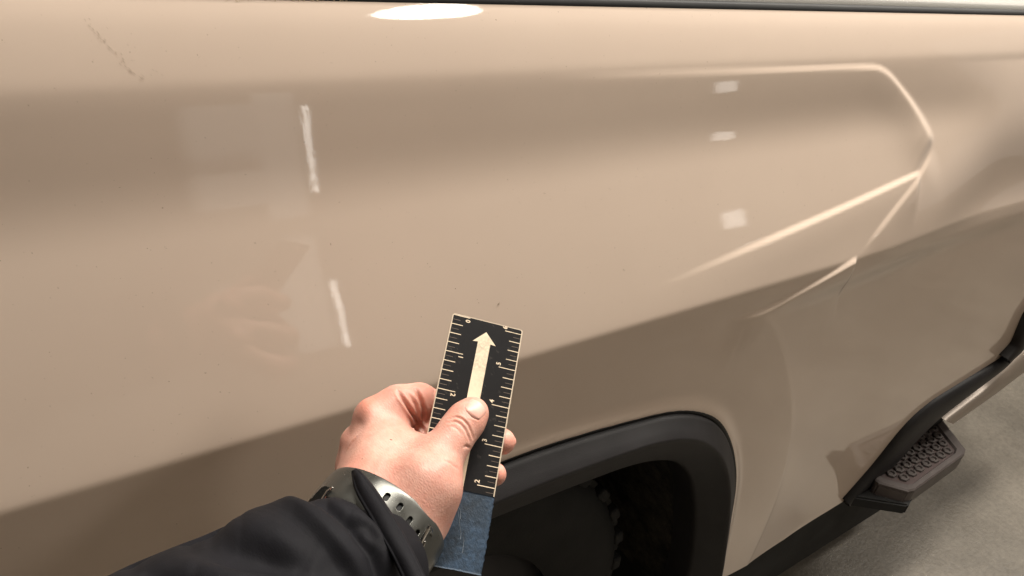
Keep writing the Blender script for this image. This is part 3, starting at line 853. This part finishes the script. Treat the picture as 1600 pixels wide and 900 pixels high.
# thumb nail: patch laid on the thumb
def nail():
    axis = np.array([.64, -.77]); side = np.array([.77, .64]); c0 = np.array([742.5, 640.0])
    n1, n2 = 15, 17; V = []; base = []
    for i in range(n1):
        s = -1+2*i/(n1-1)           # along thumb
        for j in range(n2):
            t = -1+2*j/(n2-1)       # across
            # rounded outline: cuticle (s=-1) rounded, free edge gently rounded
            ls = 12.0*(1 - .30*t*t) if s < 0 else 11.5*(1-.38*t*t)
            wd = 17.0*(1-.10*(s < 0)*s*s)
            q = c0 + axis*s*ls + side*t*wd
            p, nn = hit_hand(*q)
            if p is None: p = CP(q[0], q[1], .43); nn = CAM-p; nn /= np.linalg.norm(nn)
            V.append(p); base.append(nn)
    V = np.array(V).reshape(n1, n2, 3); nm = np.array(base).reshape(n1, n2, 3).mean((0, 1)); nm /= np.linalg.norm(nm)
    for _ in range(12): V[1:-1, 1:-1] = (V[:-2, 1:-1]+V[2:, 1:-1]+V[1:-1, :-2]+V[1:-1, 2:])/4
    sI = np.linspace(-1, 1, n1)[:, None]; tJ = np.linspace(-1, 1, n2)[None, :]
    lift = .00035 + .0007*(1-tJ**4)*(1 - .3*sI**2) - .0008*(np.abs(tJ) > .99) - .0006*(sI < -.99)
    V = V + nm*lift[..., None]
    nm_ = MatB('nail', (.66, .36, .29), .40); f = nm_.noise(500, 3, .5, stretch=(.3, 1, .3))
    nm_.out('Normal', nm_.bump(f, .12, .0005)); nm_.set('Subsurface Weight', .15); nm_.set('Subsurface Radius', (.004, .002, .001)); nm_.set('Coat Weight', .0)
    nb = nm_.noise(70, 2); nm_.out('Base Color', nm_.ramp(nb, [(.35, (.64, .33, .265)), (.65, (.69, .40, .33))]))
    mesh_obj('thumbnail', V.reshape(-1, 3), grid_faces(n1, n2), nm_.m, PE)
nail()
# mole and freckles
for (x_, y_, r_) in ((611, 687, .0006), (566, 717, .0004)):
    p, nn = hit_hand(x_, y_)
    if p is not None:
        V = [p+nn*.0001]; u_ = np.cross(nn, [0, 0, 1.]); u_ /= np.linalg.norm(u_); v_ = np.cross(nn, u_)
        V = [p+nn*.00018] + [p + nn*.00004 + r_*(1.4*math.cos(q)*u_+.8*math.sin(q)*v_) for q in np.linspace(0, 2*math.pi, 9)[:-1]]
        mesh_obj('freckle', V, [[0, 1+k, 1+(k+1) % 8] for k in range(8)], MatB('freckle_brown', (.22, .10, .06), .6).m, PE)

# ------------------------------------------------------------------ wristwatch
WA, WB = .0362, .0305
def ring_pt(phi, v, off=0.0):    # v metres towards the elbow
    return c2w(WC + E1*(WA+off)*math.cos(phi) + E2*(WB+off)*math.sin(phi) + WF*v)
WW = empty('wristwatch', ring_pt(math.pi, .01), 'wristwatch with a perforated grey olive strap and steel buckle round the wrist', 'watch')
SW = .021
nphi, nvv = 1000, 90
phis = np.linspace(0, 2*math.pi, nphi, endpoint=False); vs = np.linspace(-.004, SW-.004, nvv)
outer = np.array([[ring_pt(p, v, .0016 - .0006*((2*(v+.004)/SW-1)**6)) for v in vs] for p in phis])
ox, oy = to_px(outer); 
fdep = ((outer-CAM) @ M_CW)[..., 2]
holes = []
for (hx, hy) in ((604, 776), (625, 792), (640, 813), (651, 834)):
    dd = (ox-hx)**2+(oy-hy)**2 + (np.array(fdep) < -.405)*1e6
    i, j = np.unravel_index(dd.argmin(), dd.shape); holes.append((phis[i], vs[j])); print('hole', i, j, dd.min()**.5)
cells = []
for i in range(nphi):
    for j in range(nvv-1):
        p = phis[i]+math.pi/nphi; v = (vs[j]+vs[j+1])/2; cut = False
        for hp, hv in holes:
            dp = (p-hp)*.035; dv = v-hv
            if (abs(dp)/.0014)**2.8 + (abs(dv)/.0023)**2.8 < 1: cut = True
        if not cut: cells.append((i*nvv+j, i*nvv+j+1, ((i+1) % nphi)*nvv+j+1, ((i+1) % nphi)*nvv+j))
inner_ = np.array([[ring_pt(p, v, .0004) for v in vs] for p in phis]).reshape(-1, 3)
cells = np.array(cells); NV = nphi*nvv
from collections import Counter
ec = Counter()
for q in cells.tolist():
    for k in range(4):
        ec[(q[k], q[(k+1) % 4])] += 1
wall = [(a, b, b+NV, a+NV) for (a, b) in ec if (b, a) not in ec]
stm = MatB('grey_olive_strap', (.10, .10, .092), .33, Metallic=.75); f = stm.noise(120, 4); stm.out('Normal', stm.bump(f, .06, .0006))
stm.out('Roughness', stm.ramp(stm.noise(60, 4), [(.3, (.22,)*3), (.7, (.42,)*3)]))
mesh_obj('strap', np.vstack([outer.reshape(-1, 3), inner_]), np.vstack([cells, cells[:, ::-1]+NV, np.array([w_[::-1] for w_ in wall])]), stm.m, WW)
lin = np.array([[ring_pt(p, v, .0003) for v in np.linspace(-.003, SW-.005, 6)] for p in phis]).reshape(-1, 3)
mesh_obj('strap_lining', lin, grid_faces(nphi+1, 6) % (nphi*6), GAP, WW)
STEEL = MatB('polished_steel', (.75, .73, .70), .18, Metallic=1.0).m
def img_tube(name, P, r, mat, parent, n=10): return tube(name, [CP(*p) for p in P], r, mat, parent, n)
img_tube('buckle_bar', [(671, 822, .377), (668, 828, .376), (653, 856, .374), (650, 861, .374)], [.0008, .0011, .0011, .0008], STEEL, WW)
img_tube('buckle_frame', [(671, 822, .379), (675, 829, .383), (673, 842, .385), (664, 866, .383), (655, 868, .379)], .0008, STEEL, WW)
img_tube('buckle_pin', [(664, 846, .378), (659, 858, .378)], .0007, STEEL, WW)
img_tube('buckle_pin', [(662, 862, .379), (658, 868, .379)], .0007, STEEL, WW)
# watch case seen edge-on at the far side of the wrist
def plate_px(name, P, d0, d1, mat, parent, bev=.0006):
    n = len(P); V = [CP(x, y, d0+dz) for x, y, dz in P] + [CP(x, y, d1+dz) for x, y, dz in P]
    bm = bmesh.new(); vs_ = [bm.verts.new(tuple(v)) for v in V]
    bm.faces.new(vs_[:n]); bm.faces.new(vs_[n:][::-1])
    for i in range(n): bm.faces.new((vs_[i], vs_[n+i], vs_[n+(i+1) % n], vs_[(i+1) % n]))
    bmesh.ops.recalc_face_normals(bm, faces=bm.faces)
    if bev: bmesh.ops.bevel(bm, geom=list(bm.edges), offset=bev, segments=2, affect='EDGES')
    bm.verts.index_update(); V = [v.co[:] for v in bm.verts]; Fc = [[v.index for v in f.verts] for f in bm.faces]; bm.free()
    return mesh_obj(name, V, Fc, mat, parent, False)
plate_px('watch_case', [(476, 796, 0), (492, 772, 0), (504, 760, 0), (512, 759, 0), (516, 764, 0), (494, 800, 0)], .384, .392, stm.m, WW)
img_tube('case_edge', [(519, 761, .383), (512, 768, .383), (498, 790, .382), (493, 800, .382)], [.0007, .0010, .0010, .0008], STEEL, WW)

# ------------------------------------------------------------------ sleeve
jm = MatB('black_jacket_cloth', (.006, .0052, .0058), .75, Specular_IOR_Level=.16); jm.set('Sheen Weight', .0); jm.set('Sheen Roughness', .4)
wv = jm.noise(1500, 2, .5, stretch=(1, .4, 1)); jm.out('Normal', jm.bump(wv, .25, .0004, jm.bump(jm.noise(60, 4), .15, .002)))
jm.out('Base Color', jm.ramp(jm.noise(25, 5, .7), [(.3, (.0052, .005, .0065)), (.7, (.0088, .0085, .0112))]))
JK = jm.m
stn = [(600, 880, .386, 92), (560, 905, .370, 119), (515, 932, .358, 150), (470, 960, .347, 168), (425, 990, .335, 184), (330, 1050, .315, 198), (240, 1110, .30, 216), (120, 1180, .285, 246), (-60, 1290, .27, 290)]
def sleeve():
    Pc = np.array([CP(*s[:3]) for s in stn]); Rr = np.array([s[3]*s[2]/F for s in stn])
    L = np.r_[0, np.cumsum(np.linalg.norm(np.diff(Pc, axis=0), axis=1))]; n = 230; m = 300
    t = np.linspace(0, L[-1], n)
    P = np.stack([np.interp(t, L, Pc[:, k]) for k in range(3)], 1); R = np.interp(t, L, Rr)
    for _ in range(30):
        P[1:-1] = (P[:-2]+2*P[1:-1]+P[2:])/4; R[1:-1] = (R[:-2]+2*R[1:-1]+R[2:])/4
    Tn = np.gradient(P, axis=0); Tn /= np.linalg.norm(Tn, axis=1, keepdims=True)
    ref = M_CW @ np.array([.6, .6, .5])
    A = np.cross(Tn, ref); A /= np.linalg.norm(A, axis=1, keepdims=True); Bq = np.cross(A, Tn)
    th = np.linspace(0, 2*math.pi, m, endpoint=False)
    cs = np.cos(th)[None, :, None]; sn = np.sin(th)[None, :, None]
    Nn = A[:, None]*cs + Bq[:, None]*sn
    V = P[:, None] + R[:, None, None]*Nn
    sx, sy = to_px(V.reshape(-1, 3)); sx = sx.reshape(n, m); sy = sy.reshape(n, m)
    front = (Nn*(CAM-V)).sum(-1) > -.02
    def fold(Pl, w_, a, skew=0.0):
        Pl = np.array(Pl, float); d = np.full(sx.shape, 1e9); sg = np.zeros(sx.shape); par = np.zeros(sx.shape)
        Ls = np.r_[0, np.cumsum(np.hypot(*np.diff(Pl, axis=0).T))]
        for i in range(len(Pl)-1):
            e = Pl[i+1]-Pl[i]; tt = np.clip(((sx-Pl[i][0])*e[0]+(sy-Pl[i][1])*e[1])/(e@e), 0, 1)
            dx = sx-Pl[i][0]-tt*e[0]; dy = sy-Pl[i][1]-tt*e[1]; dd = np.hypot(dx, dy); k = dd < d
            d = np.where(k, dd, d); sg = np.where(k, np.sign(e[0]*dy-e[1]*dx), sg); par = np.where(k, (Ls[i]+tt*(Ls[i+1]-Ls[i]))/Ls[-1], par)
        s = d*sg; ww = np.where(s > 0, w_*(1-skew), w_*(1+skew))
        return a*np.exp(-(s/ww)**2)*np.clip(np.sin(np.pi*np.clip(par, .06, .94)), 0, 1)**.6*front
    dsp = np.zeros(sx.shape)
    dsp += fold([(440, 782), (470, 800), (510, 838), (550, 880), (580, 930)], 30, .0065, .45)
    dsp += fold([(455, 780), (510, 803), (545, 830), (575, 870), (592, 920)], 9, -.0085, 0)
    dsp += fold([(505, 782), (555, 805), (585, 835), (610, 890), (625, 930)], 16, .0050, -.3)
    dsp += fold([(545, 822), (570, 836), (585, 858)], 7, -.0040)
    dsp += fold([(520, 775), (560, 790), (600, 840), (630, 900)], 8, -.0035)
    dsp += fold([(300, 850), (360, 868), (430, 880), (500, 900)], 26, -.0060, .2)
    dsp += fold([(300, 880), (370, 905), (450, 925)], 26, .0045)
    dsp += fold([(370, 815), (430, 830), (490, 870)], 24, .0040)
    dsp += fold([(330, 838), (400, 850), (470, 880)], 14, -.0025)
    dsp += fold([(210, 890), (260, 910), (330, 940)], 18, -.0045)
    from mathutils import noise
    nzv = np.array([[noise.noise(Vector((P[i][0]*28 + Nn[i, j][0]*1.3, P[i][1]*28 + Nn[i, j][1]*1.3, P[i][2]*28+Nn[i, j][2]*1.3))) for j in range(0, m, 5)] for i in range(0, n, 5)])
    nzv = np.kron(nzv, np.ones((5, 5)))[:n, :m]
    if nzv.shape[0] < n: nzv = np.pad(nzv, ((0, n-nzv.shape[0]), (0, 0)), 'edge')
    k = np.ones(11)/11
    for ax in (0, 1): nzv = np.apply_along_axis(lambda r: np.convolve(np.pad(r, 5, 'wrap' if ax else 'edge'), k, 'valid'), ax, nzv)
    dsp += .0045*nzv
    V = V + Nn*dsp[..., None]
    # turned hem at the mouth
    hem = [V[0] - Nn[0]*.0022 + Tn[0]*.0003, V[0]-Nn[0]*.0026 + Tn[0]*.02]
    Vall = np.concatenate([np.array(hem[::-1]), V], 0)
    n2 = n+2
    o = mesh_obj('jacket_sleeve', Vall.reshape(-1, 3), grid_faces(n2, m, True), JK, PE)
sleeve()
def cuff_tab():
    L_ = [(549, 736), (550, 746), (553, 762), (560, 778), (576, 805), (594, 838), (612, 868), (632, 912)]
    R_ = [(556, 732), (564, 736), (576, 750), (590, 768), (611, 800), (632, 835), (648, 866), (670, 912)]
    dep = [.377, .372, .367, .360, .350, .339, .330, .322]
    n = 70
    def rs(P, D_):
        q = np.array([[*p, d] for p, d in zip(P, D_)]); t = np.linspace(0, len(P)-1, n); i = np.arange(len(P))
        q = np.stack([np.interp(t, i, q[:, k]) for k in range(3)], 1)
        for _ in range(8): q[1:-1] = (q[:-2]+2*q[1:-1]+q[2:])/4
        return q
    a = rs(L_, dep); b = rs(R_, dep); V = []
    prof = [(0.0, .006), (-.02, .0025), (.03, .0006), (.12, -.0002), (.16, .0003), (.2, -.0006), (.5, -.0024), (.8, -.0012), (.85, -.0002), (.9, -.0004), (.98, .001), (1.02, .003), (1.0, .006)]
    for i in range(n):
        for t, dz in prof:
            q = a[i]*(1-t)+b[i]*t; V.append(CP(q[0] + .6*math.sin(i*.5)*t*(1-t)*2, q[1], q[2]+dz + .0006*math.sin(i*.23+t*2)))
    m = len(prof); fc = grid_faces(n, m).tolist(); fc.append(list(range(m)))
    mesh_obj('cuff_tab', V, fc, jm.m, PE)
cuff_tab()
